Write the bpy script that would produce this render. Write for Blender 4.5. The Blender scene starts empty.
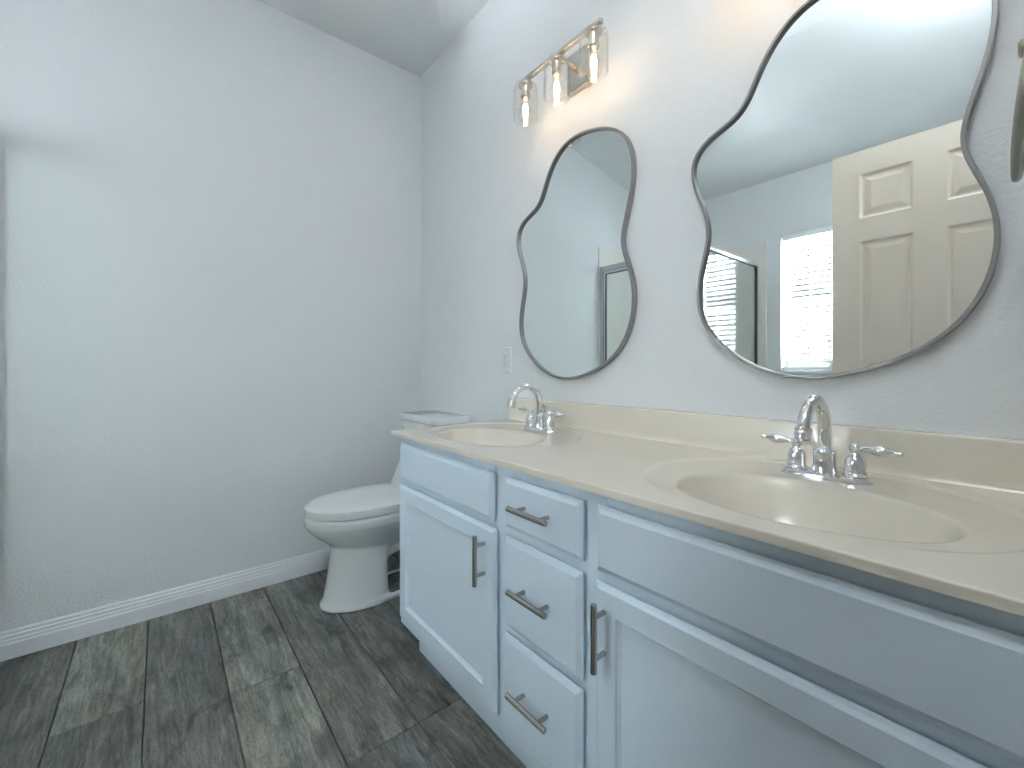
import bpy, bmesh, math, random
from mathutils import Vector, Matrix, noise
PI = math.pi
scn = bpy.context.scene
COL = scn.collection
random.seed(7)

# ------------------------------------------------------------------ camera
cam_d = bpy.data.cameras.new('camera')
cam = bpy.data.objects.new('camera', cam_d); COL.objects.link(cam)
cam.location = (2.301, -1.189, 1.025)
cam.rotation_euler = (PI/2, 0, math.radians(90 - 39.394))
cam_d.sensor_width = 36.0; cam_d.sensor_fit = 'HORIZONTAL'
cam_d.lens = 428.476 * 36.0 / 1024.0
cam_d.shift_y = -(384.0 - 368.034) / 1024.0
cam_d.clip_start = 0.01
scn.camera = cam

# ------------------------------------------------------------------ world, daylight, exposure
vs = scn.view_settings
scn.display_settings.display_device = 'sRGB'
vs.view_transform = 'Standard'; vs.look = 'None'; vs.gamma = 1.0; vs.use_curve_mapping = False
vs.exposure = 0.13
cy = scn.cycles
cy.use_denoising = True
cy.max_bounces = 14; cy.diffuse_bounces = 8; cy.glossy_bounces = 8
cy.transmission_bounces = 12; cy.transparent_max_bounces = 32
cy.sample_clamp_indirect = 40.0; cy.blur_glossy = 0.5
cy.caustics_reflective = False; cy.caustics_refractive = False

world = bpy.data.worlds.new('sky'); scn.world = world; world.use_nodes = True
wn = world.node_tree.nodes; wl = world.node_tree.links
bg = wn['Background']
bg.inputs['Color'].default_value = (0.86, 0.92, 1.0, 1)
bg.inputs['Strength'].default_value = 0.85

def area(name, loc, target, sx, sy, watts, color):
    d = bpy.data.lights.new(name, 'AREA'); d.shape = 'RECTANGLE'; d.size = sx; d.size_y = sy
    d.energy = watts; d.color = color
    o = bpy.data.objects.new(name, d); COL.objects.link(o); o.location = loc
    o.rotation_euler = (Vector(target) - Vector(loc)).to_track_quat('-Z', 'Y').to_euler()
    return o
COOL = (0.86, 0.93, 1.0)
area('window_daylight', (2.75, -3.65, 1.75), (1.10, -2.45, 1.50), 1.0, 1.3, 220, COOL)        # sky light slanting in through the bathroom window
area('fill_uplight', (0.95, -3.45, 0.1), (1.70, -1.9, 2.6), 1.8, 1.0, 3200, (0.93, 0.95, 1.0))   # added lamp outside, throwing fill light up through the window onto the ceiling
area('bedroom_daylight', (4.60, -0.6, 1.65), (2.4, -1.0, 1.3), 2.0, 1.7, 8.5, COOL)           # sky light through the bedroom window

# ------------------------------------------------------------------ materials
def new_mat(name):
    m = bpy.data.materials.new(name); m.use_nodes = True
    return m, m.node_tree.nodes, m.node_tree.links, m.node_tree.nodes['Principled BSDF']
def setc(b, color, rough=0.5, metal=0.0, spec=0.5):
    b.inputs['Base Color'].default_value = (*color, 1)
    b.inputs['Roughness'].default_value = rough
    b.inputs['Metallic'].default_value = metal
    b.inputs['Specular IOR Level'].default_value = spec
def bump(n, l, b, scale, strength, dist=0.002, detail=3, vec=None):
    tx = n.new('ShaderNodeTexNoise'); tx.inputs['Scale'].default_value = scale; tx.inputs['Detail'].default_value = detail
    co = n.new('ShaderNodeTexCoord'); l.new(co.outputs['Object'], tx.inputs['Vector'])
    bp = n.new('ShaderNodeBump'); bp.inputs['Strength'].default_value = strength; bp.inputs['Distance'].default_value = dist
    l.new(tx.outputs['Fac'], bp.inputs['Height']); l.new(bp.outputs['Normal'], b.inputs['Normal'])
    return tx, co
def plain(name, color, rough=0.5, metal=0.0, spec=0.5, bscale=0, bstr=0, bdist=0.002, vary=0.0, vscale=6):
    m, n, l, b = new_mat(name); setc(b, color, rough, metal, spec)
    if bscale: bump(n, l, b, bscale, bstr, bdist)
    if vary:
        co = n.new('ShaderNodeTexCoord'); tx = n.new('ShaderNodeTexNoise'); tx.inputs['Scale'].default_value = vscale; tx.inputs['Detail'].default_value = 4
        l.new(co.outputs['Object'], tx.inputs['Vector'])
        mx = n.new('ShaderNodeMix'); mx.data_type = 'RGBA'
        mx.inputs['A'].default_value = (*[c*(1-vary) for c in color], 1); mx.inputs['B'].default_value = (*[min(1, c*(1+vary)) for c in color], 1)
        l.new(tx.outputs['Fac'], mx.inputs['Factor']); l.new(mx.outputs['Result'], b.inputs['Base Color'])
    return m
def thin_glass(name, tint, refl_ior=1.45, rough=0.0, base=0.0):
    m = bpy.data.materials.new(name); m.use_nodes = True
    n, l = m.node_tree.nodes, m.node_tree.links; n.clear()
    out = n.new('ShaderNodeOutputMaterial'); mix = n.new('ShaderNodeMixShader')
    tr = n.new('ShaderNodeBsdfTransparent'); tr.inputs['Color'].default_value = (*tint, 1)
    gl = n.new('ShaderNodeBsdfGlossy'); gl.inputs['Roughness'].default_value = rough
    fr = n.new('ShaderNodeFresnel'); fr.inputs['IOR'].default_value = refl_ior
    ad = n.new('ShaderNodeMath'); ad.operation = 'ADD'; ad.use_clamp = True; ad.inputs[1].default_value = base
    ge = n.new('ShaderNodeNewGeometry'); io = n.new('ShaderNodeMix'); io.inputs['A'].default_value = refl_ior; io.inputs['B'].default_value = 1.0/refl_ior
    l.new(ge.outputs['Backfacing'], io.inputs['Factor']); l.new(io.outputs['Result'], fr.inputs['IOR'])   # both faces of the thin pane reflect alike
    l.new(fr.outputs['Fac'], ad.inputs[0]); l.new(ad.outputs[0], mix.inputs['Fac'])
    l.new(tr.outputs[0], mix.inputs[1]); l.new(gl.outputs[0], mix.inputs[2]); l.new(mix.outputs[0], out.inputs['Surface'])
    return m

M = {}
M['wall'] = plain('wall_paint', (0.785, 0.805, 0.822), 0.75, spec=0.25, bscale=110, bstr=0.55, bdist=0.003)
M['ceiling'] = plain('ceiling_paint', (0.82, 0.84, 0.855), 0.85, spec=0.2, bscale=90, bstr=0.5, bdist=0.003)
M['trim'] = plain('trim_paint', (0.84, 0.86, 0.89), 0.38, bscale=40, bstr=0.05)
M['cabinet'] = plain('cabinet_paint', (0.66, 0.765, 0.86), 0.42, bscale=55, bstr=0.12, bdist=0.001)
M['counter'] = plain('cultured_marble', (0.765, 0.71, 0.61), 0.17, spec=0.5, vary=0.03, vscale=5)
M['chrome'] = plain('polished_chrome', (0.80, 0.80, 0.81), 0.07, metal=1.0, bscale=30, bstr=0.01)
M['nickel'] = plain('brushed_nickel', (0.47, 0.455, 0.44), 0.24, metal=1.0, bscale=200, bstr=0.03)
M['aged_nickel'] = plain('aged_nickel', (0.36, 0.36, 0.32), 0.34, metal=1.0, bscale=200, bstr=0.03)
M['warm_nickel'] = plain('satin_nickel', (0.62, 0.57, 0.50), 0.26, metal=1.0, bscale=200, bstr=0.03)
M['frame'] = plain('mirror_frame_metal', (0.30, 0.30, 0.30), 0.40, metal=0.35, bscale=150, bstr=0.05)
M['mirror'] = plain('mirror_silver', (0.90, 0.945, 0.94), 0.0, metal=1.0)
M['porcelain'] = plain('white_porcelain', (0.80, 0.83, 0.83), 0.10, bscale=8, bstr=0.01)
M['seat'] = plain('seat_plastic', (0.82, 0.84, 0.84), 0.22, bscale=8, bstr=0.01)
M['plastic'] = plain('outlet_plastic', (0.74, 0.78, 0.79), 0.35, bscale=20, bstr=0.01)
M['dark'] = plain('dark_slot', (0.03, 0.03, 0.03), 0.6)
M['door'] = plain('door_paint', (0.90, 0.80, 0.69), 0.5, bscale=60, bstr=0.05)
M['blind'] = plain('blind_vinyl', (0.86, 0.88, 0.88), 0.4, bscale=30, bstr=0.02)
M['surround'] = plain('shower_surround', (0.84, 0.81, 0.765), 0.25, vary=0.02)
M['shower_metal'] = plain('shower_frame_aluminium', (0.60, 0.62, 0.62), 0.25, metal=1.0)
M['gasket'] = plain('dark_gasket', (0.05, 0.06, 0.06), 0.6)
M['carpet'] = plain('bedroom_carpet', (0.42, 0.40, 0.37), 0.95, bscale=300, bstr=0.6)
M['shade_glass'] = thin_glass('lamp_shade_glass', (0.992, 0.986, 0.975), 1.5)
M['bulb_glass'] = thin_glass('bulb_glass', (0.99, 0.975, 0.95), 1.42)
M['window_glass'] = thin_glass('window_glass', (0.95, 0.98, 0.98), 1.45)
M['shower_glass'] = thin_glass('shower_glass', (0.965, 0.985, 0.977), 1.5, 0.0, 0.01)
M['stucco'] = plain('neighbour_stucco', (0.62, 0.56, 0.48), 0.9, bscale=20, bstr=0.3)
M['roof'] = plain('neighbour_roof', (0.16, 0.17, 0.19), 0.9, bscale=15, bstr=0.5)
M['lawn'] = plain('yard_grass', (0.25, 0.30, 0.18), 0.95, bscale=30, bstr=0.5)

m, n, l, b = new_mat('lamp_filament'); setc(b, (1, 0.8, 0.5), 0.5)
b.inputs['Emission Color'].default_value = (1.0, 0.75, 0.52, 1); b.inputs['Emission Strength'].default_value = 46.0
M['filament'] = m

m, n, l, b = new_mat('fill_bowl_glow'); setc(b, (0.85, 0.86, 0.87), 0.4)  # glow of the added bowl lamp that fills the room from above
b.inputs['Emission Color'].default_value = (0.90, 0.96, 1.0, 1); b.inputs['Emission Strength'].default_value = 19.0
M['fill_glow'] = m
# weathered grey plank floor: each plank carries its own tint, the grain runs along x
m, n, l, b = new_mat('grey_oak_planks'); setc(b, (0.2, 0.2, 0.19), 0.42, spec=0.4)
co = n.new('ShaderNodeTexCoord'); at = n.new('ShaderNodeAttribute'); at.attribute_name = 'plank'
sc_ = n.new('ShaderNodeVectorMath'); sc_.operation = 'SCALE'; sc_.inputs['Scale'].default_value = 37.0
l.new(at.outputs['Vector'], sc_.inputs[0])
ad = n.new('ShaderNodeVectorMath'); ad.operation = 'ADD'; l.new(co.outputs['Object'], ad.inputs[0]); l.new(sc_.outputs[0], ad.inputs[1])
def nz(scale, detail, dist, mapscale, rough=0.55):
    mp = n.new('ShaderNodeMapping'); mp.inputs['Scale'].default_value = mapscale; l.new(ad.outputs[0], mp.inputs['Vector'])
    t = n.new('ShaderNodeTexNoise'); t.inputs['Scale'].default_value = scale; t.inputs['Detail'].default_value = detail
    t.inputs['Distortion'].default_value = dist; t.inputs['Roughness'].default_value = rough; l.new(mp.outputs[0], t.inputs['Vector']); return t
def ramp(src, p0, c0, p1, c1):
    r = n.new('ShaderNodeValToRGB'); r.color_ramp.elements[0].position = p0; r.color_ramp.elements[0].color = (*[c0]*3, 1)
    r.color_ramp.elements[1].position = p1; r.color_ramp.elements[1].color = (*[c1]*3, 1); l.new(src, r.inputs['Fac']); return r
def mul(a, bb):
    x = n.new('ShaderNodeMix'); x.data_type = 'RGBA'; x.blend_type = 'MULTIPLY'; x.inputs['Factor'].default_value = 1.0
    l.new(a, x.inputs['A']); l.new(bb, x.inputs['B']); return x.outputs['Result']
grain = nz(1.0, 9, 0.7, (14, 120, 9), 0.75)
fig = nz(1.0, 6, 1.6, (2.6, 22, 3), 0.62)
blot = nz(1.0, 4, 0.8, (3.0, 6.0, 3))
knot = nz(1.0, 3, 0.8, (5.5, 12.0, 3))
saw = nz(1.0, 4, 0.3, (90, 190, 3), 0.7)
tint = n.new('ShaderNodeMix'); tint.data_type = 'RGBA'
tint.inputs['A'].default_value = (0.150, 0.153, 0.148, 1); tint.inputs['B'].default_value = (0.325, 0.330, 0.285, 1)
sp = n.new('ShaderNodeSeparateXYZ'); l.new(at.outputs['Vector'], sp.inputs[0]); l.new(sp.outputs['X'], tint.inputs['Factor'])
c = tint.outputs['Result']
c = mul(c, ramp(grain.outputs['Fac'], 0.34, 0.52, 0.62, 1.26).outputs['Color'])
c = mul(c, ramp(fig.outputs['Fac'], 0.34, 0.60, 0.64, 1.25).outputs['Color'])
c = mul(c, ramp(blot.outputs['Fac'], 0.34, 0.66, 0.64, 1.20).outputs['Color'])
c = mul(c, ramp(knot.outputs['Fac'], 0.27, 0.40, 0.40, 1.0).outputs['Color'])
c = mul(c, ramp(saw.outputs['Fac'], 0.34, 0.74, 0.56, 1.06).outputs['Color'])
hue = nz(1.0, 3, 0.5, (1.6, 9, 3)); hr = n.new('ShaderNodeValToRGB')
hr.color_ramp.elements[0].position = 0.36; hr.color_ramp.elements[0].color = (1.06, 0.99, 0.94, 1); hr.color_ramp.elements[1].position = 0.62; hr.color_ramp.elements[1].color = (0.95, 1.0, 1.03, 1)
l.new(hue.outputs['Fac'], hr.inputs['Fac']); c = mul(c, hr.outputs['Color'])
l.new(c, b.inputs['Base Color'])
bp = n.new('ShaderNodeBump'); bp.inputs['Strength'].default_value = 0.25; bp.inputs['Distance'].default_value = 0.001
l.new(grain.outputs['Fac'], bp.inputs['Height']); l.new(bp.outputs['Normal'], b.inputs['Normal'])
M['planks'] = m

# ------------------------------------------------------------------ mesh helpers
def world_loc(o):
    v = Vector(o.location)
    while o.parent: o = o.parent; v += Vector(o.location)
    return v
def obj(name, bm, mat, parent=None, smooth=False, bevel=0, seg=2, at=None):
    """link a bmesh (world coordinates) as ONE mesh object; `at` is its origin"""
    me = bpy.data.meshes.new(name)
    org = Vector(at) if at is not None else Vector((0, 0, 0))
    off = org + (world_loc(parent) if parent else Vector((0, 0, 0)))
    if at is not None and parent: off = org
    bmesh.ops.translate(bm, verts=bm.verts, vec=-off)
    bmesh.ops.recalc_face_normals(bm, faces=bm.faces)
    if smooth:
        for f in bm.faces: f.smooth = True
    bm.to_mesh(me); bm.free()
    me.materials.append(M[mat])
    o = bpy.data.objects.new(name, me); COL.objects.link(o)
    if parent: o.parent = parent; o.location = off - world_loc(parent)
    else: o.location = org
    if smooth == 'angle':
        me.set_sharp_from_angle(angle=math.radians(35))
    if bevel:
        md = o.modifiers.new('edges', 'BEVEL'); md.width = bevel; md.segments = seg; md.limit_method = 'ANGLE'; md.angle_limit = math.radians(40)
        md.harden_normals = False
    return o
def thing(name, loc, label, cat, group=None):
    o = bpy.data.objects.new(name, None); COL.objects.link(o); o.location = loc; o.empty_display_size = 0.05
    o['label'] = label; o['category'] = cat
    if group: o['group'] = group
    return o
def tag(o, label, cat, group=None):
    o['label'] = label; o['category'] = cat
    if group: o['group'] = group
    return o
def struct(name, bm, mat, parent=None, **k):
    o = obj(name, bm, mat, parent, **k)
    if not parent: o['kind'] = 'structure'
    return o
def dup(root, delta, label=None):
    r = root.copy(); COL.objects.link(r); r.location = Vector(root.location) + Vector(delta)
    if label: r['label'] = label
    for ch in list(root.children):
        c = ch.copy(); COL.objects.link(c); c.parent = r
        for g in list(ch.children):
            d = g.copy(); COL.objects.link(d); d.parent = c
    return r
def BM(): return bmesh.new()
def box(bm, x0, x1, y0, y1, z0, z1):
    v = [bm.verts.new(p) for p in ((x0,y0,z0),(x1,y0,z0),(x1,y1,z0),(x0,y1,z0),(x0,y0,z1),(x1,y0,z1),(x1,y1,z1),(x0,y1,z1))]
    for f in ((3,2,1,0),(4,5,6,7),(0,1,5,4),(1,2,6,5),(2,3,7,6),(3,0,4,7)): bm.faces.new([v[i] for i in f])
    return bm
def rings(bm, loops, closed=True, cap0=True, cap1=True):
    vs_ = [[bm.verts.new(p) for p in L] for L in loops]
    for a, b_ in zip(vs_, vs_[1:]):
        k = len(a)
        for i in range(k if closed else k-1):
            j = (i+1) % k
            bm.faces.new((a[i], a[j], b_[j], b_[i]))
    if cap0: bm.faces.new(list(reversed(vs_[0])))
    if cap1: bm.faces.new(vs_[-1])
    return vs_
def lathe(bm, prof, origin=(0,0,0), axis='z', seg=32, cap0=True, cap1=True):
    """prof: (radius, distance along axis)"""
    ox, oy, oz = origin; L = []
    for r, h in prof:
        ring = []
        for i in range(seg):
            t = 2*PI*i/seg; c, s = max(r, 1e-5)*math.cos(t), max(r, 1e-5)*math.sin(t)
            p = {'z': (c, s, h), 'x': (h, c, s), 'y': (s, h, c)}[axis]
            ring.append((ox+p[0], oy+p[1], oz+p[2]))
        L.append(ring)
    return rings(bm, L, True, cap0, cap1)
def tube(bm, path, rad, seg=14, caps=True):
    P = [Vector(p) for p in path]; k = len(P)
    R = rad if isinstance(rad, (list, tuple)) else [rad]*k
    T = [(P[min(i+1, k-1)] - P[max(i-1, 0)]).normalized() for i in range(k)]
    up = Vector((0, 0, 1)) if abs(T[0].z) < 0.9 else Vector((1, 0, 0))
    u = (up - T[0]*up.dot(T[0])).normalized(); L = []
    for i in range(k):
        u = (u - T[i]*u.dot(T[i])).normalized(); w = T[i].cross(u)
        L.append([P[i] + (u*math.cos(2*PI*j/seg) + w*math.sin(2*PI*j/seg))*R[i] for j in range(seg)])
    return rings(bm, L, True, caps, caps)
def relief_y(bm, steps):
    """nested rectangles in x-z: (x0,x1,z0,z1,y) from the back outwards, last one capped; front faces -y"""
    L = [[(x0,y,z0),(x1,y,z0),(x1,y,z1),(x0,y,z1)] for x0,x1,z0,z1,y in steps]
    rings(bm, L)
    return bm

# ------------------------------------------------------------------ the room
XR = 2.37; YB = -2.574; SX, SY, SZ = 0.878, -1.672, 1.862; ZC = 2.742; YK = -1.36; ZB = 2.515; T = 0.12
DY0, DY1, DZ = -1.405, -0.645, 2.055           # doorway in the right wall
WX0, WX1, WZ0, WZ1 = 1.05, 1.41, 1.005, 2.06    # window in the back wall
bm = BM(); box(bm, -T, 0, YB-T, T, -0.05, ZC+0.15); struct('wall_left', bm, 'wall')
bm = BM(); box(bm, 0, XR+T, 0, T, -0.05, ZC+0.15); struct('wall_front', bm, 'wall')
bm = BM(); box(bm, XR, XR+T, YB-T, DY0, -0.05, ZC+0.15); box(bm, XR, XR+T, DY1, 0, -0.05, ZC+0.15); box(bm, XR, XR+T, DY0, DY1, DZ, ZC+0.15)
struct('wall_right', bm, 'wall')
bm = BM()
box(bm, 0, WX0, YB-T, YB, -0.05, ZC+0.15); box(bm, WX1, XR, YB-T, YB, -0.05, ZC+0.15)
box(bm, WX0, WX1, YB-T, YB, -0.05, WZ0); box(bm, WX0, WX1, YB-T, YB, WZ1, ZC+0.15)
struct('wall_back', bm, 'wall')
bm = BM()      # flat over the vanity, sloping down towards the back wall
prof = [(T, ZC), (YK, ZC), (YB-T, ZC+(ZB-ZC)*(YB-T-YK)/(YB-YK))]
top = [(y, ZC+0.2) for y, z in reversed(prof)]
sec = prof + top
rings(bm, [[(x, y, z) for y, z in sec] for x in (-T, XR+T)])
struct('ceiling', bm, 'ceiling')

# floor of individual planks in one mesh
bm = BM()
planks = []
def row(y0, y1, joints, tones):
    xs = [-0.0] + joints + [XR+T]
    for (a, b_), t in zip(zip(xs, xs[1:]), tones): planks.append((a, b_, y0, y1, t))
row(-0.20, 0.0, [0.62, 1.8], [.25, .5, .4])
row(-0.41, -0.20, [0.36, 1.55], [.10, .35, .5])
row(-0.612, -0.41, [1.172], [.16, .42])
row(-0.816, -0.612, [1.174], [.42, .10])
row(-1.020, -0.816, [0.70, 1.9], [.62, .78, .4])
row(-1.226, -1.020, [1.75], [.30, .6])
row(-1.430, -1.226, [0.565, 1.78], [.72, .20, .5])
row(-1.634, -1.430, [1.02, 2.2], [.40, .6, .3])
row(-1.838, -1.634, [0.45, 1.65], [.5, .3, .7])
row(-2.042, -1.838, [0.9, 2.1], [.3, .6, .4])
row(-2.246, -2.042, [0.3, 1.5], [.6, .2, .5])
row(-2.450, -2.246, [1.1], [.4, .5])
row(YB, -2.450, [0.7, 1.9], [.3, .6, .4])
fa = []
for x0, x1, y0, y1, t in planks:
    g = 0.0011; e = 0.0016
    k0 = len(bm.faces)
    rings(bm, [[(x0,y0,-0.02),(x1,y0,-0.02),(x1,y1,-0.02),(x0,y1,-0.02)], [(x0+g,y0+g,-0.003),(x1-g,y0+g,-0.003),(x1-g,y1-g,-0.003),(x0+g,y1-g,-0.003)],
               [(x0+g+e,y0+g+e,0),(x1-g-e,y0+g+e,0),(x1-g-e,y1-g-e,0),(x0+g+e,y1-g-e,0)]], cap0=False)
    fa += [(t, random.random(), random.random())]*(len(bm.faces)-k0)
k0 = len(bm.faces); box(bm, 0, XR+T, YB, 0, -0.06, -0.018); fa += [(0, 0, 0)]*(len(bm.faces)-k0)
flo = struct('floor', bm, 'planks')
a_ = flo.data.attributes.new('plank', 'FLOAT_VECTOR', 'FACE')
for i, t in enumerate(fa): a_.data[i].vector = t

# baseboards with stepped profile
BP = [(0, 0), (0.014, 0), (0.014, 0.052), (0.0115, 0.058), (0.0115, 0.066), (0.0095, 0.069), (0.0095, 0.080), (0.006, 0.084), (0.006, 0.092), (0.003, 0.098), (0, 0.098)]
def baseboard(name, p0, p1, nrm):
    bm = BM(); p0, p1, nv = Vector((*p0, 0)), Vector((*p1, 0)), Vector((*nrm, 0))
    rings(bm, [[p + nv*d + Vector((0, 0, h)) for d, h in BP] for p in (p0, p1)])
    return struct(name, bm, 'trim')
baseboard('baseboard_left', (0, SY+0.031), (0, 0), (1, 0))
baseboard('baseboard_front', (0.014, 0), (0.884, 0), (0, -1))
baseboard('baseboard_back', (0.955, YB), (XR, YB), (0, 1))
baseboard('baseboard_right', (XR, YB+0.014), (XR, DY0-0.06), (-1, 0))

# door casing and the open door
def casing(name, x0, x1):
    bm = BM(); w = 0.057
    box(bm, x0, x1, DY0-w, DY0, 0, DZ+w); box(bm, x0, x1, DY1, DY1+w, 0, DZ+w); box(bm, x0, x1, DY0, DY1, DZ, DZ+w)
    return struct(name, bm, 'trim', bevel=0.003)
casing('trim_1', XR-0.012, XR); casing('trim_2', XR+T, XR+T+0.012)
bm = BM(); w = 0.02
box(bm, XR, XR+T, DY0, DY0+w, 0, DZ); box(bm, XR, XR+T, DY1-w, DY1, 0, DZ); box(bm, XR, XR+T, DY0+w, DY1-w, DZ-w, DZ)
struct('trim_3', bm, 'trim')

def panel_door(bm, x0, x1, z0, z1, y0, y1, pans):
    """slab between y0 (back) and y1 (front, larger y); raised panels on both faces"""
    xs = sorted({x0, x1, *[p[0] for p in pans], *[p[1] for p in pans]}); zs = sorted({z0, z1, *[p[2] for p in pans], *[p[3] for p in pans]})
    for y, s in ((y1, -1), (y0, 1)):
        for xa, xb in zip(xs, xs[1:]):
            for za, zb in zip(zs, zs[1:]):
                if any(p[0] <= xa and xb <= p[1] and p[2] <= za and zb <= p[3] for p in pans): continue
                f = [bm.verts.new(q) for q in ((xa,y,za),(xb,y,za),(xb,y,zb),(xa,y,zb))]; bm.faces.new(f)
        for a, b_, c, d in pans:
            st = [(0, 0), (0.010, 0.009), (0.018, 0.009), (0.040, 0.002)]
            L = [[(a+i, y+s*h, c+i), (b_-i, y+s*h, c+i), (b_-i, y+s*h, d-i), (a+i, y+s*h, d-i)] for i, h in st]
            rings(bm, L, cap0=False)
    v0 = [bm.verts.new(q) for q in ((x0,y0,z0),(x1,y0,z0),(x1,y0,z1),(x0,y0,z1))]; v1 = [bm.verts.new(q) for q in ((x0,y1,z0),(x1,y1,z0),(x1,y1,z1),(x0,y1,z1))]
    for i in range(4): bm.faces.new((v0[i], v0[(i+1)%4], v1[(i+1)%4], v1[i]))
    bmesh.ops.remove_doubles(bm, verts=bm.verts, dist=1e-5)
pans = []
for xa, xb in ((1.783, 1.967), (2.072, 2.256)):
    pans += [(xa, xb, 1.724, 1.930), (xa, xb, 1.012, 1.616), (xa, xb, 0.25, 0.80)]
bm = BM(); panel_door(bm, 1.678, 2.362, 0.012, 2.041, -1.402, -1.367, pans)
dr = struct('door_1', bm, 'door'); 
bm = BM(); kx = 1.744
for s, y in ((1, -1.367), (-1, -1.402)):
    lathe(bm, [(0.032, 0), (0.032, s*0.006), (0.012, s*0.008), (0.012, s*0.034), (0.022, s*0.040), (0.028, s*0.052), (0.024, s*0.064), (0.01, s*0.068)], (kx, y, 0.92), 'y', 24)
obj('door_knob', bm, 'nickel', dr, smooth='angle')
bm = BM()
for z in (0.2, 1.02, 1.85):
    lathe(bm, [(0.006, -0.045), (0.006, 0.045)], (2.364, -1.360, z), 'z', 12); 
obj('door_hinge', bm, 'nickel', dr, smooth='angle')

# window with frame, panes and blind in the back wall
wi = None
bm = BM(); fw = 0.035; ya, yb = YB-T+0.005, YB-T+0.05
box(bm, WX0, WX0+fw, ya, yb, WZ0, WZ1); box(bm, WX1-fw, WX1, ya, yb, WZ0, WZ1); box(bm, WX0+fw, WX1-fw, ya, yb, WZ0, WZ0+fw); box(bm, WX0+fw, WX1-fw, ya, yb, WZ1-fw, WZ1)
box(bm, WX0+fw, WX1-fw, ya+0.005, yb-0.005, 1.52, 1.555)
wi = struct('window_1', bm, 'trim', bevel=0.002)
bm = BM(); box(bm, WX0+fw, WX1-fw, ya+0.018, ya+0.022, WZ0+fw, 1.52); obj('pane', bm, 'window_glass', wi)
bm = BM(); box(bm, WX0+fw, WX1-fw, ya+0.018, ya+0.022, 1.555, WZ1-fw); obj('pane', bm, 'window_glass', wi)
bm = BM(); box(bm, WX0, WX1, YB-T+0.05, YB+0.012, WZ0-0.018, WZ0+0.0); struct('trim_4', bm, 'trim', bevel=0.003)

bl = thing('window_blind', (1.23, YB-0.035, WZ1), 'white horizontal slat blind hanging in the narrow window, seen in the right mirror', 'blind')
bm = BM(); box(bm, WX0+0.008, WX1-0.008, YB-0.062, YB-0.008, WZ1-0.045, WZ1-0.003); obj('head_rail', bm, 'blind', bl, bevel=0.002)
bm = BM(); z = WZ1-0.075; k = 0
while z > WZ0+0.05:
    a = math.radians(22); hw = 0.0245
    sec = [(-hw, -0.0012), (0, 0.0012), (hw, -0.0012), (hw, 0.0012), (0, 0.0036), (-hw, 0.0012)]
    pr = [(YB-0.035 + y*math.cos(a) - h*math.sin(a), z + y*math.sin(a) + h*math.cos(a)) for y, h in sec]
    rings(bm, [[(x, y, h) for y, h in pr] for x in (WX0+0.010, WX1-0.010)])
    z -= 0.0435; k += 1
obj('slats', bm, 'blind', bl)
bm = BM(); box(bm, WX0+0.010, WX1-0.010, YB-0.058, YB-0.012, WZ0+0.012, WZ0+0.028); obj('bottom_rail', bm, 'blind', bl, bevel=0.002)
bm = BM()
for x in (WX0+0.045, 1.23, WX1-0.045):
    for y in (YB-0.0605, YB-0.0095): box(bm, x-0.0045, x+0.0045, y-0.0006, y+0.0006, WZ0+0.02, WZ1-0.04)
obj('ladder_tape', bm, 'blind', bl)

# what lies outside the window: yard and neighbouring house
bm = BM(); box(bm, -9, 12, -16, YB-T-0.02, -0.5, -0.4); struct('ground', bm, 'lawn')
nb = bpy.data.objects.new('neighbour_house', None); COL.objects.link(nb); nb.location = (1.0, -11, -0.4); nb['kind'] = 'structure'
bm = BM(); box(bm, -4, 6, -14, -10, -0.4, 2.3); obj('wall', bm, 'stucco', nb)
bm = BM(); rings(bm, [[(x, -9.6, 2.3), (x, -14.4, 2.3), (x, -12, 3.7)] for x in (-4.4, 6.4)]); obj('roof', bm, 'roof', nb)

# adjoining bedroom beyond the doorway
BX = 4.9
bm = BM(); box(bm, XR+T, BX, -3.2, 1.2, -0.06, 0.0); struct('floor_bedroom', bm, 'carpet')
bm = BM(); box(bm, XR+T, BX, -3.2, 1.2, 2.742, 2.86); struct('ceiling_bedroom', bm, 'ceiling')
bm = BM(); box(bm, BX, BX+T, -3.2, -2.1, -0.06, 2.8); box(bm, BX, BX+T, 0.3, 1.2, -0.06, 2.8); box(bm, BX, BX+T, -2.1, 0.3, -0.06, 0.8); box(bm, BX, BX+T, -2.1, 0.3, 2.5, 2.8); struct('wall_bedroom_east', bm, 'wall')
bm = BM(); box(bm, XR+T, BX+T, -3.32, -3.2, -0.06, 2.8); struct('wall_bedroom_south', bm, 'wall')
bm = BM(); box(bm, XR+T, BX+T, 1.2, 1.32, -0.06, 2.8); struct('wall_bedroom_north', bm, 'wall')
bm = BM(); box(bm, XR+0.06, XR+T, -3.2, YB-T, -0.06, 2.8); box(bm, XR+0.06, XR+T, T, 1.2, -0.06, 2.8); struct('wall_bedroom_west', bm, 'wall')
bm = BM(); f2 = 0.05
box(bm, BX+0.03, BX+0.09, -2.1, -2.1+f2, 0.8, 2.5); box(bm, BX+0.03, BX+0.09, 0.3-f2, 0.3, 0.8, 2.5); box(bm, BX+0.03, BX+0.09, -2.1+f2, 0.3-f2, 0.8, 0.8+f2); box(bm, BX+0.03, BX+0.09, -2.1+f2, 0.3-f2, 2.5-f2, 2.5); box(bm, BX+0.035, BX+0.085, -0.93, -0.87, 0.8+f2, 2.5-f2)
w2 = struct('window_2', bm, 'trim')
bm = BM(); box(bm, BX+0.058, BX+0.062, -2.1+f2, -0.93, 0.8+f2, 2.5-f2); obj('pane', bm, 'window_glass', w2)
bm = BM(); box(bm, BX+0.058, BX+0.062, -0.87, 0.3-f2, 0.8+f2, 2.5-f2); obj('pane', bm, 'window_glass', w2)

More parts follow.
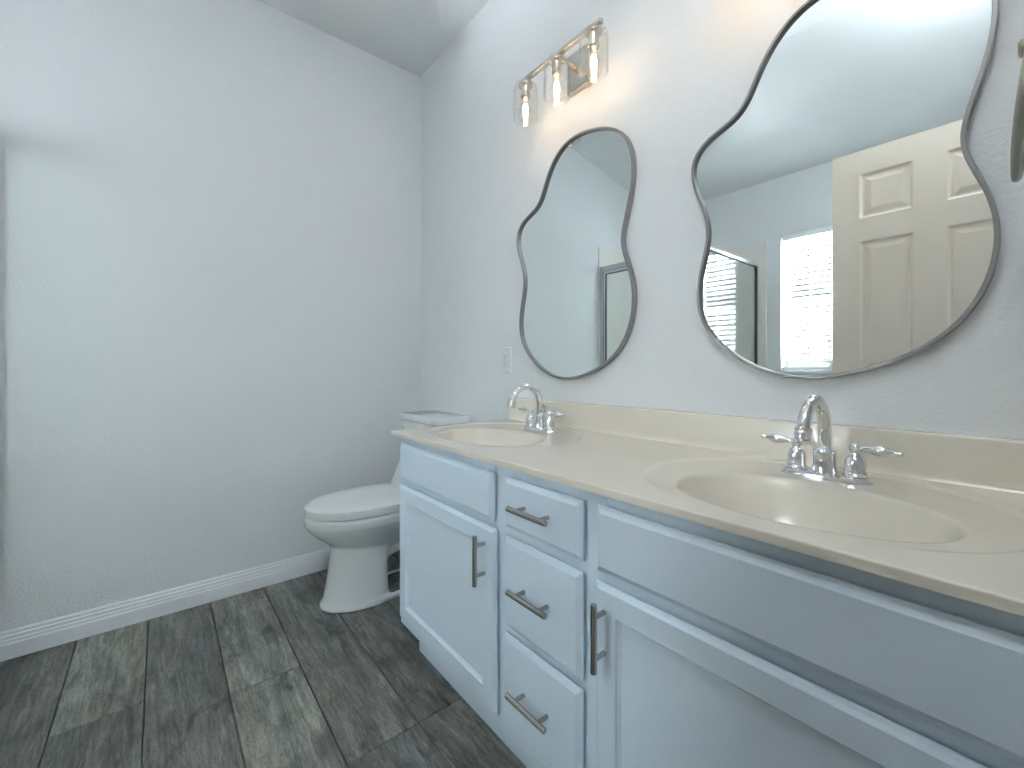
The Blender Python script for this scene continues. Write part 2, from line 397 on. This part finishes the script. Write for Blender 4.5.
# shower in the back left corner
bm = BM()
box(bm, 0.0008, 0.009, YB+0.0008, SY+0.020, 0.11, 2.03); box(bm, 0.009, 0.951, YB+0.0008, YB+0.010, 0.11, 2.03)
tag(obj('shower_surround', bm, 'surround', bevel=0.002), 'pale beige wall panels lining the shower corner, seen in the mirrors', 'shower wall')
sh = thing('shower_enclosure', (0.45, -2.1, 0.0), 'framed glass shower enclosure with metal header, reflected in the mirrors', 'shower')
bm = BM(); box(bm, 0.012, SX+0.03, SY-0.05, SY+0.03, 0, 0.11); box(bm, SX-0.05, SX+0.03, YB+0.012, SY-0.05, 0, 0.11); box(bm, 0.012, SX-0.05, YB+0.012, SY-0.05, 0, 0.04)
obj('shower_pan', bm, 'porcelain', sh, bevel=0.006)
bm = BM(); t = 0.016
box(bm, 0.013, 0.045, SY-t, SY+t, 0.11, SZ); box(bm, SX-0.016, SX+0.016, SY-t, SY+t, 0.11, SZ)
box(bm, 0.045, SX-0.016, SY-t, SY+t, SZ-0.038, SZ); box(bm, 0.045, SX-0.016, SY-t, SY+t, 0.11, 0.14)
box(bm, SX-0.012, SX+0.012, YB+0.012, YB+0.034, 0.11, SZ); box(bm, SX-0.012, SX+0.012, YB+0.034, SY-t, SZ-0.022, SZ); box(bm, SX-0.012, SX+0.012, YB+0.034, SY-t, 0.11, 0.13)
obj('metal_frame', bm, 'shower_metal', sh, bevel=0.002)
bm = BM(); box(bm, SX-0.003, SX+0.003, YB+0.030, SY-t, 0.125, SZ-0.018); obj('side_panel', bm, 'shower_glass', sh)
bm = BM(); box(bm, SX-0.005, SX+0.0135, YB+0.0335, YB+0.0368, 0.13, SZ-0.022); box(bm, SX-0.005, SX+0.0135, YB+0.036, SY-t, SZ-0.0265, SZ-0.0215); obj('gasket', bm, 'gasket', sh)
d2 = obj('glass_door', box(BM(), 0.062, SX-0.035, SY-0.003, SY+0.003, 0.155, SZ-0.062), 'shower_glass', sh)
bm = BM(); a, b_ = 0.048, SX-0.02
box(bm, a, a+0.018, SY-0.011, SY+0.011, 0.145, SZ-0.042); box(bm, b_-0.018, b_, SY-0.011, SY+0.011, 0.145, SZ-0.042); box(bm, a+0.018, b_-0.018, SY-0.011, SY+0.011, SZ-0.064, SZ-0.042); box(bm, a+0.018, b_-0.018, SY-0.011, SY+0.011, 0.145, 0.165)
obj('door_frame', bm, 'shower_metal', d2, bevel=0.0015)
bm = BM(); box(bm, a+0.018, a+0.0212, SY-0.008, SY+0.008, 0.165, SZ-0.064); box(bm, a+0.0212, b_-0.018, SY-0.008, SY+0.008, SZ-0.0672, SZ-0.064); obj('door_gasket', bm, 'gasket', d2)
bm = BM(); tube(bm, [(0.80, SY+0.008, 0.95), (0.80, SY+0.05, 0.95), (0.80, SY+0.05, 1.15), (0.80, SY+0.008, 1.15)], 0.008); obj('pull_handle', bm, 'shower_metal', d2, smooth='angle')

# ------------------------------------------------------------------ vanity cabinet
YD, YF = -0.552, -0.533; CX0, CX1 = 0.886, 2.366; ZT = 0.789
va = thing('vanity_cabinet', (1.626, -0.27, 0.0), 'long pale blue-white bathroom vanity cabinet with doors and drawers under the countertop', 'cabinet')
bm = BM()
box(bm, CX0, CX1, YF, -0.002, 0.131, 0.150)                       # bottom
box(bm, CX0, CX0+0.018, YF+0.018, -0.002, 0.150, ZT); box(bm, CX1-0.018, CX1, YF+0.018, -0.002, 0.150, ZT)
box(bm, CX0, CX1, -0.012, -0.002, 0.150, ZT)
# face frame stiles and rails
for xa, xb in ((CX0, 0.932), (1.437, 1.510), (1.718, 1.790), (2.300, CX1)): box(bm, xa, xb, YF, YF+0.018, 0.150, ZT)
for xa, xb, zs in ((0.932, 1.437, ((0.150, 0.178), (0.615, 0.655), (0.75, ZT))), (1.510, 1.718, ((0.150, 0.195), (0.375, 0.42), (0.607, 0.655), (0.75, ZT))), (1.790, 2.300, ((0.150, 0.178), (0.605, 0.655), (0.75, ZT)))):
    for za, zb in zs: box(bm, xa, xb, YF, YF+0.018, za, zb)
obj('carcass', bm, 'cabinet', va, bevel=0.001)
bm = BM(); box(bm, CX0, CX1, -0.462, -0.447, 0, 0.131); box(bm, CX0, CX0+0.018, -0.447, -0.002, 0, 0.131); box(bm, CX1-0.018, CX1, -0.447, -0.002, 0, 0.131)
obj('toe_kick', bm, 'cabinet', va)
def pull(cx, cz, vert, parent):
    bm = BM(); yb_ = YD-0.030; h = 0.0625
    if vert:
        lathe(bm, [(0.0055, -h), (0.0062, -h+0.0008), (0.0062, h-0.0008), (0.0055, h)], (cx, yb_, cz), 'z', 20)
        for s in (-1, 1): lathe(bm, [(0.0048, -0.0305), (0.0048, 0.0)], (cx, YD, cz+s*0.038), 'y', 14)
    else:
        lathe(bm, [(0.0055, -h), (0.0062, -h+0.0008), (0.0062, h-0.0008), (0.0055, h)], (cx, yb_, cz), 'x', 20)
        for s in (-1, 1): lathe(bm, [(0.0048, -0.0305), (0.0048, 0.0)], (cx+s*0.038, YD, cz), 'y', 14)
    o = obj('pull_handle', bm, 'nickel', parent, smooth='angle'); o['label'] = 'brushed nickel bar pull'
def cab_door(x0, x1, z0, z1, hx, hz):
    bm = BM(); e = 0.009; s = 0.050
    relief_y(bm, [(x0+0.014, x1-0.014, z0+0.014, z1-0.014, YF-0.0006), (x0+0.014, x1-0.014, z0+0.014, z1-0.014, YF-0.0065), (x0, x1, z0, z1, YF-0.0065), (x0, x1, z0, z1, YD+0.0065), (x0+e*0.45, x1-e*0.45, z0+e*0.45, z1-e*0.45, YD+0.0045), (x0+e, x1-e, z0+e, z1-e, YD),
                  (x0+s, x1-s, z0+s, z1-s, YD), (x0+s+0.001, x1-s-0.001, z0+s+0.001, z1-s-0.001, YD+0.004), (x0+s+0.007, x1-s-0.007, z0+s+0.007, z1-s-0.007, YD+0.009)])
    o = obj('door', bm, 'cabinet', va, bevel=0.0008); pull(hx, hz, True, o); return o
cab_door(0.909, 1.456, 0.166, 0.624, 1.415, 0.542)
cab_door(1.770, 2.317, 0.166, 0.620, 1.795, 0.534)
def front(name, x0, x1, z0, z1, h=True):
    bm = BM(); e = 0.011
    relief_y(bm, [(x0+0.014, x1-0.014, z0+0.014, z1-0.014, YF-0.0006), (x0+0.014, x1-0.014, z0+0.014, z1-0.014, YF-0.0065), (x0, x1, z0, z1, YF-0.0065), (x0, x1, z0, z1, YD+0.008), (x0+e*0.45, x1-e*0.45, z0+e*0.45, z1-e*0.45, YD+0.0055), (x0+e, x1-e, z0+e, z1-e, YD+0.0008), (x0+e+0.0005, x1-e-0.0005, z0+e+0.0005, z1-e-0.0005, YD)])
    o = obj(name, bm, 'cabinet', va, bevel=0.0008)
    if h: pull((x0+x1)/2-0.007, (z0+z1)/2+0.004, False, o)
    return o
front('false_front', 0.909, 1.446, 0.641, 0.764, False)
front('drawer', 1.492, 1.737, 0.643, 0.763)
front('drawer', 1.491, 1.736, 0.406, 0.621)
front('drawer', 1.489, 1.735, 0.170, 0.388)
front('false_front', 1.771, 2.317, 0.641, 0.764, False)

# ------------------------------------------------------------------ countertop with two integral basins
X0, X1, Y0, Y1, ZTOP, ZBOT = 0.858, 2.3685, -0.560, -0.0015, 0.805, 0.7905
def sst(a, b_, x):
    t = min(1, max(0, (x-a)/(b_-a))); return t*t*(3-2*t)
SINKS = (1.158, 2.041)
def height(x, y):
    z = ZTOP
    for cx in SINKS:
        dx = x-cx; dy = y+0.345
        r2 = math.hypot((x-cx+0.008)/0.281, (y+0.288)/0.248)
        z -= 0.0038*(1-sst(0.975, 1.012, r2))*sst(-0.51, -0.42, y)
        z -= 0.003*(1-sst(0.55, 1.0, r2))*sst(-0.53, -0.36, y)
        r = math.hypot(dx/0.197, dy/0.156)
        q = max(0.0, 1.03-r)
        if q > 0:
            qs = q*q/(q+0.035)
            z -= 0.118*math.sin(PI/2*min(1, qs*1.45))**0.92
    # eased front edge
    d = y-Y0
    if d < 0.003: z -= 0.003-math.sqrt(max(0, 0.003**2-(0.003-d)**2))
    d = x-X0
    if d < 0.003: z -= 0.003-math.sqrt(max(0, 0.003**2-(0.003-d)**2))
    return z
xs = [X0+v for v in (0, 0.0002, 0.0007, 0.0015, 0.003, 0.006)]; x = X0+0.011
while x < X1-0.002: xs.append(x); x += 0.0046
xs.append(X1)
ys = [Y0+v for v in (0, 0.0002, 0.0007, 0.0015, 0.003, 0.006)]; y = Y0+0.010
while y < Y1-0.002: ys.append(y); y += 0.0040
ys.append(Y1)
nx, ny = len(xs), len(ys)
verts = [(x, y, height(x, y)) for y in ys for x in xs]
faces = [(j*nx+i, j*nx+i+1, (j+1)*nx+i+1, (j+1)*nx+i) for j in range(ny-1) for i in range(nx-1)]
# lip down to the underside along the front and the two ends
def lip(idx):
    base = len(verts)
    for i in idx: verts.append((verts[i][0], verts[i][1], ZBOT))
    for a in range(len(idx)-1): faces.append((idx[a+1], idx[a], base+a, base+a+1))
    return base
lf = [i for i in range(nx)]; lip(lf)
lip([j*nx for j in range(ny)][::-1]); lip([j*nx+nx-1 for j in range(ny)])
base = len(verts); verts += [(X0, Y0, ZBOT), (X1, Y0, ZBOT), (X1, Y0+0.10-0.028, ZBOT), (X0, Y0+0.10-0.028, ZBOT)]; faces.append((base+3, base+2, base+1, base))
me = bpy.data.meshes.new('countertop'); me.from_pydata([(a-1.614, b_+0.28, c-0.79) for a, b_, c in verts], [], faces); me.update()
for p in me.polygons: p.use_smooth = True
me.set_sharp_from_angle(angle=math.radians(50)); me.materials.append(M['counter'])
ct = bpy.data.objects.new('countertop', me); COL.objects.link(ct); ct.location = (1.614, -0.28, 0.79)
tag(ct, 'cream cultured marble countertop with two oval integral basins on the vanity', 'countertop')
bm = BM()
# backsplash with coved foot and eased top
sec = [(0.0, 0.799), (-0.032, 0.7995), (-0.026, 0.8055), (-0.0215, 0.813), (-0.020, 0.822), (-0.020, 0.892), (-0.0185, 0.8955), (-0.016, 0.8975), (0.0, 0.8975)]
rings(bm, [[(x, y-0.0012, z) for y, z in sec] for x in (X0+0.0005, X1)])
obj('backsplash', bm, 'counter', ct, smooth='angle')
for cx in SINKS:
    bm = BM(); lathe(bm, [(0.024, 0), (0.024, 0.003), (0.021, 0.005), (0.018, 0.005), (0.017, 0.009), (0.010, 0.012), (0.0, 0.0125)], (cx, -0.345, 0.6795), 'z', 28); obj('drain_stopper', bm, 'chrome', ct, smooth='angle')

# ------------------------------------------------------------------ faucet
def make_faucet(cx, label):
    ZS = height(cx, -0.12)
    fy = -0.120
    t = thing('faucet', (cx, fy, ZS), label, 'faucet', 'sink faucets')
    bm = BM()      # oval base plate with sloped sides
    def oval(hx, hy, z):
        L = []
        for i in range(48):
            a = 2*PI*i/48; c, s = math.cos(a), math.sin(a)
            L.append((cx + math.copysign(abs(c)**0.62, c)*hx, fy + math.copysign(abs(s)**0.75, s)*hy, z))
        return L
    rings(bm, [oval(0.080, 0.0285, ZS-0.001), oval(0.080, 0.0285, ZS+0.0025), oval(0.0765, 0.0265, ZS+0.007), oval(0.0735, 0.0245, ZS+0.011), oval(0.069, 0.0205, ZS+0.0125)])
    obj('base_plate', bm, 'chrome', t, smooth='angle')
    z0 = ZS+0.012
    # spout: bell foot, gooseneck, flared tip
    bm = BM()
    lathe(bm, [(0.0235, 0), (0.0225, 0.004), (0.0205, 0.014), (0.0200, 0.038), (0.0205, 0.044), (0.0190, 0.047), (0.0150, 0.050), (0.0125, 0.051)], (cx, fy, z0), 'z', 32)
    path = [(cx, fy, z0+0.045), (cx, fy, z0+0.075)]; R = 0.066; zc = z0+0.083; 
    for i in range(0, 25):
        a = PI*i/24*0.93; path.append((cx, fy-R+R*math.cos(a), zc+R*math.sin(a)))
    tube(bm, path, [0.0122]*2 + [0.0122-0.0008*i/24 for i in range(25)], 20)
    sp = obj('spout', bm, 'chrome', t, smooth='angle')
    bm = BM(); ex, ey, ez = path[-1]
    d = (Vector(path[-1])-Vector(path[-2])).normalized(); p = Vector(path[-1])
    q = [(-0.004, 0.0115), (-0.004, 0.0145), (0.000, 0.0150), (0.003, 0.0135), (0.006, 0.0150), (0.009, 0.0152), (0.012, 0.0138), (0.016, 0.0142), (0.019, 0.0132), (0.019, 0.0095)]
    tube(bm, [p+d*h for h, r in q], [r for h, r in q], 24)
    obj('aerator', bm, 'chrome', sp, smooth='angle')
    for s in (-1, 1):
        hx = cx + s*0.0508
        bm = BM()
        lathe(bm, [(0.0215, 0), (0.0208, 0.003), (0.0185, 0.0055), (0.0180, 0.010), (0.0180, 0.023), (0.0165, 0.032), (0.0130, 0.0385), (0.0095, 0.0415), (0.0080, 0.044)], (hx, fy, z0), 'z', 32)
        h = obj('handle', bm, 'chrome', t, smooth='angle')
        bm = BM()
        lathe(bm, [(0.0080, 0.042), (0.0075, 0.045), (0.0095, 0.048), (0.0108, 0.052), (0.0108, 0.057), (0.0090, 0.0615), (0.0055, 0.0645), (0.0, 0.0655)], (hx, fy, z0), 'z', 28)
        # lever: teardrop blade ending in a small knob
        pf = [(0.006, 0.0055), (0.014, 0.0050), (0.018, 0.0062), (0.022, 0.0060), (0.029, 0.0090), (0.038, 0.0110), (0.047, 0.0098), (0.055, 0.0066), (0.060, 0.0042), (0.0625, 0.0038), (0.0655, 0.0052), (0.069, 0.0054), (0.072, 0.0040), (0.073, 0.0012)]
        pth = [(hx + s*u, fy + (0.006 if s < 0 else -0.004)*u/0.078, z0+0.0555 + (0.002 if s < 0 else -0.002)*u/0.078) for u, r in pf]
        tube(bm, pth, [r for u, r in pf], 18)
        obj('lever', bm, 'chrome', h, smooth='angle')
    bm = BM(); lathe(bm, [(0.0028, 0), (0.0028, 0.072), (0.0045, 0.074), (0.0055, 0.079), (0.0050, 0.085), (0.0025, 0.088), (0.0, 0.0885)], (cx, fy+0.0215, z0-0.004), 'z', 16)
    obj('lift_rod', bm, 'chrome', t, smooth='angle')
    return t
fa1 = make_faucet(2.025, 'chrome gooseneck faucet at the right basin, nearest to the camera')
fa2 = dup(fa1, (1.160-2.025, 0, 0), 'chrome gooseneck faucet at the left basin, beside the wall outlet')

# ------------------------------------------------------------------ wavy mirrors
CO = [0.357, 0.0083, -0.0057, -0.0888, 0.0147, -0.0212, -0.0018, -0.0118, -0.0215, 0.0061, 0.0081, -0.0075, -0.0037, 0.0049, -0.0033, 0.0022, 0.0036, -0.0032, -0.0003]
def mirror_r(t):
    return CO[0] + sum(CO[2*k-1]*math.cos(k*t) + CO[2*k]*math.sin(k*t) for k in range(1, 10))
def make_mirror(cx, cz, label):
    t = thing('wavy_mirror', (cx, 0, cz), label, 'mirror', 'wavy mirrors over the basins')
    N = 220
    P = [Vector((cx + mirror_r(2*PI*i/N)*math.cos(2*PI*i/N), cz + mirror_r(2*PI*i/N)*math.sin(2*PI*i/N))) for i in range(N)]
    def inset(w):
        out = []
        for i in range(N):
            tg = (P[(i+1) % N]-P[i-1]).normalized(); out.append(P[i] + Vector((-tg.y, tg.x))*w)
        return out
    def ring(w, y): return [(p.x, y, p.y) for p in inset(w)]
    bm = BM()
    L = [ring(0.0005, -0.001), ring(0, -0.002), ring(0, -0.0205), ring(0.0012, -0.022), ring(0.0068, -0.022), ring(0.008, -0.0205), ring(0.008, -0.001)]
    rings(bm, L + [L[0]], cap0=False, cap1=False); bmesh.ops.remove_doubles(bm, verts=bm.verts, dist=1e-6)
    obj('frame', bm, 'frame', t, smooth='angle')
    bm = BM(); rings(bm, [ring(0.0082, -0.003), ring(0.0082, -0.012)]); obj('glass', bm, 'mirror', t)
    return t
mi1 = make_mirror(1.205, 1.420, 'wavy grey-framed mirror over the left basin, the smaller looking one under the three-bulb light')
mi2 = dup(mi1, (0.772, 0, 0.016), 'large looking wavy mirror over the right basin, reflecting the panel door and blinds')

# ------------------------------------------------------------------ vanity lights
def make_light(cx, label):
    t = thing('vanity_light', (cx, 0, 2.105), label, 'wall light', 'three-bulb vanity lights')
    yb_ = -0.130; zb = 2.105
    bm = BM(); relief_y(bm, [(cx-0.052, cx+0.052, 2.035, 2.175, -0.001), (cx-0.052, cx+0.052, 2.035, 2.175, -0.022), (cx-0.050, cx+0.050, 2.037, 2.173, -0.024)])
    obj('backplate', bm, 'warm_nickel', t, bevel=0.0008)
    bm = BM(); tube(bm, [(cx, -0.022, zb), (cx, yb_+0.006, zb)], 0.007, 16); lathe(bm, [(0.014, 0), (0.014, -0.006), (0.008, -0.009)], (cx, -0.023, zb), 'y', 20)
    obj('arm', bm, 'warm_nickel', t, smooth='angle')
    bm = BM(); box(bm, cx-0.196, cx+0.196, yb_-0.0085, yb_+0.0085, zb-0.0065, zb+0.0065); obj('bar', bm, 'warm_nickel', t, bevel=0.001)
    for k in (-1, 0, 1):
        x = cx + k*0.1635
        bm = BM(); lathe(bm, [(0.008, zb-0.006), (0.008, 2.094), (0.018, 2.091), (0.0265, 2.089), (0.0275, 2.085), (0.0265, 2.081), (0.0175, 2.078), (0.0165, 2.074), (0.0165, 2.047), (0.0180, 2.045), (0.0180, 2.040), (0.0155, 2.038), (0.0145, 2.034), (0.010, 2.034)], (x, yb_, 0), 'z', 28)
        so = obj('socket', bm, 'warm_nickel', t, smooth='angle')
        bm = BM()
        outer = [(0.0205, 2.0945), (0.028, 2.0925), (0.036, 2.087), (0.0415, 2.079), (0.0445, 2.068), (0.0455, 2.055), (0.0455, 1.957)]
        inner = [(r-0.0020, h-0.0012) for r, h in outer[::-1]]; inner[0] = (0.0435, 1.957)
        L = lathe(bm, outer + inner, (x, yb_, 0), 'z', 40, False, False)
        for i in range(40): bm.faces.new((L[-1][i], L[-1][(i+1) % 40], L[0][(i+1) % 40], L[0][i]))
        obj('glass_shade', bm, 'shade_glass', t, smooth='angle')
        bm = BM(); lathe(bm, [(0.0115, 2.034), (0.0120, 2.028), (0.0150, 2.016), (0.0210, 2.002), (0.0255, 1.988), (0.0270, 1.975), (0.0250, 1.962), (0.0190, 1.951), (0.0100, 1.9455), (0.0, 1.944)], (x, yb_, 0), 'z', 28, False, True)
        bu = obj('bulb', bm, 'bulb_glass', t, smooth=True)
        bm = BM(); lathe(bm, [(0.0, 2.016), (0.005, 2.014), (0.0085, 2.004), (0.0095, 1.990), (0.0085, 1.976), (0.005, 1.968), (0.0, 1.966)], (x, yb_, 0), 'z', 16)
        obj('filament', bm, 'filament', bu, smooth=True)
    return t
lt1 = make_light(1.255, 'nickel three-bulb vanity light with clear glass shades above the left mirror')
lt2 = dup(lt1, (1.997-1.255, 0, 0), 'nickel three-bulb vanity light above the right mirror, almost wholly out of frame')

# ------------------------------------------------------------------ bowl lamp added out of view for overhead fill light
cl = thing('added_bowl_light', (2.185, -1.27, ZC), 'bowl lamp added near the doorway as overhead fill light, out of frame', 'fill light')
bm = BM(); lathe(bm, [(0.065, -0.0005), (0.065, -0.012), (0.05, -0.022), (0.012, -0.026), (0.008, -0.03), (0.008, -0.25), (0.014, -0.255), (0.014, -0.268), (0.0, -0.272)], (2.185, -1.27, ZC), 'z', 28); obj('canopy', bm, 'nickel', cl, smooth='angle')
bm = BM(); lathe(bm, [(0.014, -0.250), (0.07, -0.240), (0.12, -0.212), (0.155, -0.170), (0.165, -0.145), (0.160, -0.144), (0.150, -0.166), (0.116, -0.206), (0.068, -0.233), (0.014, -0.243)], (2.185, -1.27, ZC), 'z', 40, False, False); obj('glass_bowl', bm, 'fill_glow', cl, smooth=True)

# ------------------------------------------------------------------ wall outlet
ou = thing('wall_outlet', (0.8125, 0, 1.060), 'white duplex outlet on the wall left of the left faucet', 'outlet')
bm = BM(); relief_y(bm, [(0.7765, 0.8485, 1.0025, 1.1175, -0.0005), (0.7765, 0.8485, 1.0025, 1.1175, -0.003), (0.7795, 0.8455, 1.0055, 1.1145, -0.006)]); obj('cover_plate', bm, 'plastic', ou, bevel=0.0006)
bm = BM(); relief_y(bm, [(0.796, 0.829, 1.027, 1.093, -0.0055), (0.796, 0.829, 1.027, 1.093, -0.008), (0.797, 0.828, 1.028, 1.092, -0.0085)]); obj('receptacle', bm, 'plastic', ou)
bm = BM()
for zc in (1.043, 1.077):
    for dx in (-0.0065, 0.0065): box(bm, 0.8125+dx-0.0009, 0.8125+dx+0.0009, -0.0089, -0.0075, zc-0.001, zc+0.007)
    lathe(bm, [(0.0024, -0.0089), (0.0024, -0.0075)], (0.8125, 0, zc-0.007), 'y', 12)
box(bm, 0.806, 0.819, -0.0089, -0.0075, 1.0595, 1.0605)
obj('slots', bm, 'dark', ou)
for zc in (1.0145, 1.1055):
    bm = BM(); lathe(bm, [(0.003, -0.0055), (0.003, -0.0066), (0.0015, -0.0070)], (0.8125, 0, zc), 'y', 12)
    obj('screw', bm, 'plastic', ou, smooth='angle')

# ------------------------------------------------------------------ towel ring on the right wall
tr = thing('towel_ring', (XR, -0.24, 1.480), 'brushed nickel towel ring at the right edge beside the large mirror', 'towel ring')
RX = 2.3005; RY = -0.24; RZ = 1.480
bm = BM(); lathe(bm, [(0.027, -0.0005), (0.027, -0.006), (0.024, -0.010), (0.012, -0.012)], (XR, RY, RZ), 'x', 28); obj('wall_flange', bm, 'aged_nickel', tr, smooth='angle')
bm = BM(); lathe(bm, [(0.009, -0.010), (0.009, RX-XR-0.004), (0.012, RX-XR-0.005), (0.0125, RX-XR-0.011), (0.009, RX-XR-0.014)], (XR, RY, RZ), 'x', 20); obj('post', bm, 'aged_nickel', tr, smooth='angle')
bm = BM(); R = 0.084; tl = math.radians(5.6)
path = []
for i in range(64):
    a = 2*PI*i/64; s, c = R*math.sin(a), R*math.cos(a)-R
    path.append(Vector((RX + c*math.sin(tl)*1.0, RY + s, RZ - 0.012 + c*math.cos(tl))))
L = []
for i in range(64):
    tg = (path[(i+1) % 64]-path[i-1]).normalized(); nx_ = Vector((math.cos(tl), 0, -math.sin(tl))); w = tg.cross(nx_)
    L.append([path[i] + nx_*0.0056*math.cos(2*PI*j/14) + w*0.0056*math.sin(2*PI*j/14) for j in range(14)])
rings(bm, L+[L[0]], True, False, False); bmesh.ops.remove_doubles(bm, verts=bm.verts, dist=1e-6)
obj('ring', bm, 'aged_nickel', tr, smooth=True)

# ------------------------------------------------------------------ toilet
TX = 0.378
to = thing('toilet', (TX, -0.36, 0.0), 'white elongated toilet with closed lid between the left wall and the vanity', 'toilet')
def egg(yf, yb, hw, z, n=56, p=2.0, blunt=0.42):
    """outline: rounded front at yf (towards -y), flatter back at yb; widest point `blunt` of the length from the back"""
    L = []; ym = yb + (yf-yb)*blunt
    for i in range(n):
        a = 2*PI*i/n; c, s = math.cos(a), math.sin(a)
        if s < 0: y = ym + (ym-yf)*s; e = 2.0/p
        else: y = ym + (yb-ym)*(abs(s)**0.6); e = 0.7
        L.append((TX + math.copysign(abs(c)**e if s < 0 else abs(c)**0.7, c)*hw, y, z))
    return L
bm = BM()
# bowl
rings(bm, [egg(-0.560, -0.330, 0.080, 0.215), egg(-0.590, -0.290, 0.100, 0.240), egg(-0.628, -0.255, 0.120, 0.266), egg(-0.668, -0.235, 0.142, 0.298), egg(-0.704, -0.225, 0.164, 0.332), egg(-0.724, -0.220, 0.179, 0.362), egg(-0.728, -0.215, 0.183, 0.385), egg(-0.722, -0.215, 0.179, 0.400)])
# pedestal front column, flaring to the foot
rings(bm, [egg(-0.665, -0.380, 0.128, 0.0, blunt=0.3), egg(-0.665, -0.380, 0.128, 0.012, blunt=0.3), egg(-0.652, -0.385, 0.122, 0.030, blunt=0.3), egg(-0.640, -0.388, 0.115, 0.080, blunt=0.3), egg(-0.630, -0.388, 0.108, 0.150, blunt=0.3), egg(-0.622, -0.380, 0.102, 0.215, blunt=0.3), egg(-0.622, -0.350, 0.102, 0.265, blunt=0.3)])
# foot plate and rear column
for sx in (-1, 1): box(bm, min(TX+sx*0.100, TX+sx*0.126), max(TX+sx*0.100, TX+sx*0.126), -0.50, -0.15, 0.0, 0.026 if sx > 0 else 0.010)
rings(bm, [egg(-0.20, -0.07, 0.125, 0.0, blunt=0.5), egg(-0.19, -0.07, 0.11, 0.15, blunt=0.5), egg(-0.30, -0.05, 0.13, 0.30, blunt=0.5), egg(-0.32, -0.035, 0.18, 0.37, blunt=0.5), egg(-0.32, -0.035, 0.185, 0.405, blunt=0.5)])
# web running up from the pedestal to the rear deck
rings(bm, [[(TX+s*w, y, z) for s, w, y, z in ((-1, 0.07, -0.42, 0.16), (1, 0.07, -0.42, 0.16), (1, 0.085, -0.42, 0.27), (-1, 0.085, -0.42, 0.27))], [(TX+s*w, y, z) for s, w, y, z in ((-1, 0.09, -0.22, 0.235), (1, 0.09, -0.22, 0.235), (1, 0.13, -0.22, 0.36), (-1, 0.13, -0.22, 0.36))]])
bo = obj('bowl', bm, 'porcelain', to, smooth=True)
md = bo.modifiers.new('join', 'REMESH'); md.mode = 'VOXEL'; md.voxel_size = 0.0055; md.use_smooth_shade = True
md = bo.modifiers.new('ease', 'SMOOTH'); md.factor = 0.6; md.iterations = 7
bm = BM(); rings(bm, [egg(-0.700, -0.255, 0.165, 0.3985), egg(-0.700, -0.250, 0.165, 0.4050), egg(-0.7225, -0.250, 0.181, 0.4055), egg(-0.723, -0.250, 0.1815, 0.4195)]); obj('seat', bm, 'seat', to, smooth='angle')
bm = BM(); rings(bm, [egg(-0.723, -0.250, 0.1815, 0.4198), egg(-0.724, -0.247, 0.182, 0.424), egg(-0.723, -0.247, 0.1815, 0.436), egg(-0.718, -0.250, 0.178, 0.4405), egg(-0.700, -0.262, 0.163, 0.4435), egg(-0.60, -0.32, 0.09, 0.4455)]); obj('seat_lid', bm, 'seat', to, smooth='angle')
for s in (-1, 1):
    bm = BM(); tube(bm, [(TX+s*0.075-0.022, -0.236, 0.420), (TX+s*0.075+0.022, -0.236, 0.420)], 0.011, 16)
    obj('seat_hinge', bm, 'seat', to, smooth='angle')
def rrect(x0, x1, y0, y1, r, z, n=6):
    L = []
    for cx, cy_, a0 in ((x1-r, y1-r, 0), (x0+r, y1-r, PI/2), (x0+r, y0+r, PI), (x1-r, y0+r, 1.5*PI)):
        for i in range(n+1):
            a = a0 + PI/2*i/n; L.append((cx + r*math.cos(a), cy_ + r*math.sin(a), z))
    return L
bm = BM()   # tank sweeping out into the deck of the bowl
rings(bm, [rrect(TX-0.165, TX+0.165, -0.305, -0.030, 0.06, 0.402), rrect(TX-0.172, TX+0.172, -0.298, -0.026, 0.055, 0.44), rrect(TX-0.176, TX+0.176, -0.268, -0.024, 0.05, 0.50), rrect(TX-0.180, TX+0.180, -0.236, -0.022, 0.045, 0.56), rrect(TX-0.183, TX+0.183, -0.222, -0.022, 0.042, 0.64), rrect(TX-0.186, TX+0.186, -0.218, -0.022, 0.040, 0.757)])
obj('tank', bm, 'porcelain', to, smooth='angle')
bm = BM(); rings(bm, [rrect(TX-0.186, TX+0.186, -0.218, -0.020, 0.035, 0.758), rrect(TX-0.192, TX+0.192, -0.226, -0.018, 0.032, 0.762), rrect(TX-0.193, TX+0.193, -0.228, -0.018, 0.030, 0.784), rrect(TX-0.190, TX+0.190, -0.225, -0.020, 0.028, 0.790), rrect(TX-0.182, TX+0.182, -0.217, -0.026, 0.024, 0.793)])
obj('tank_lid', bm, 'porcelain', to, smooth='angle')
bm = BM(); lathe(bm, [(0.012, 0), (0.012, -0.008), (0.006, -0.010)], (TX-0.13, -0.219, 0.715), 'y', 18); tube(bm, [(TX-0.13, -0.228, 0.715), (TX-0.10, -0.232, 0.712), (TX-0.065, -0.234, 0.705)], [0.005, 0.0055, 0.006], 12)
obj('flush_lever', bm, 'chrome', to, smooth='angle')
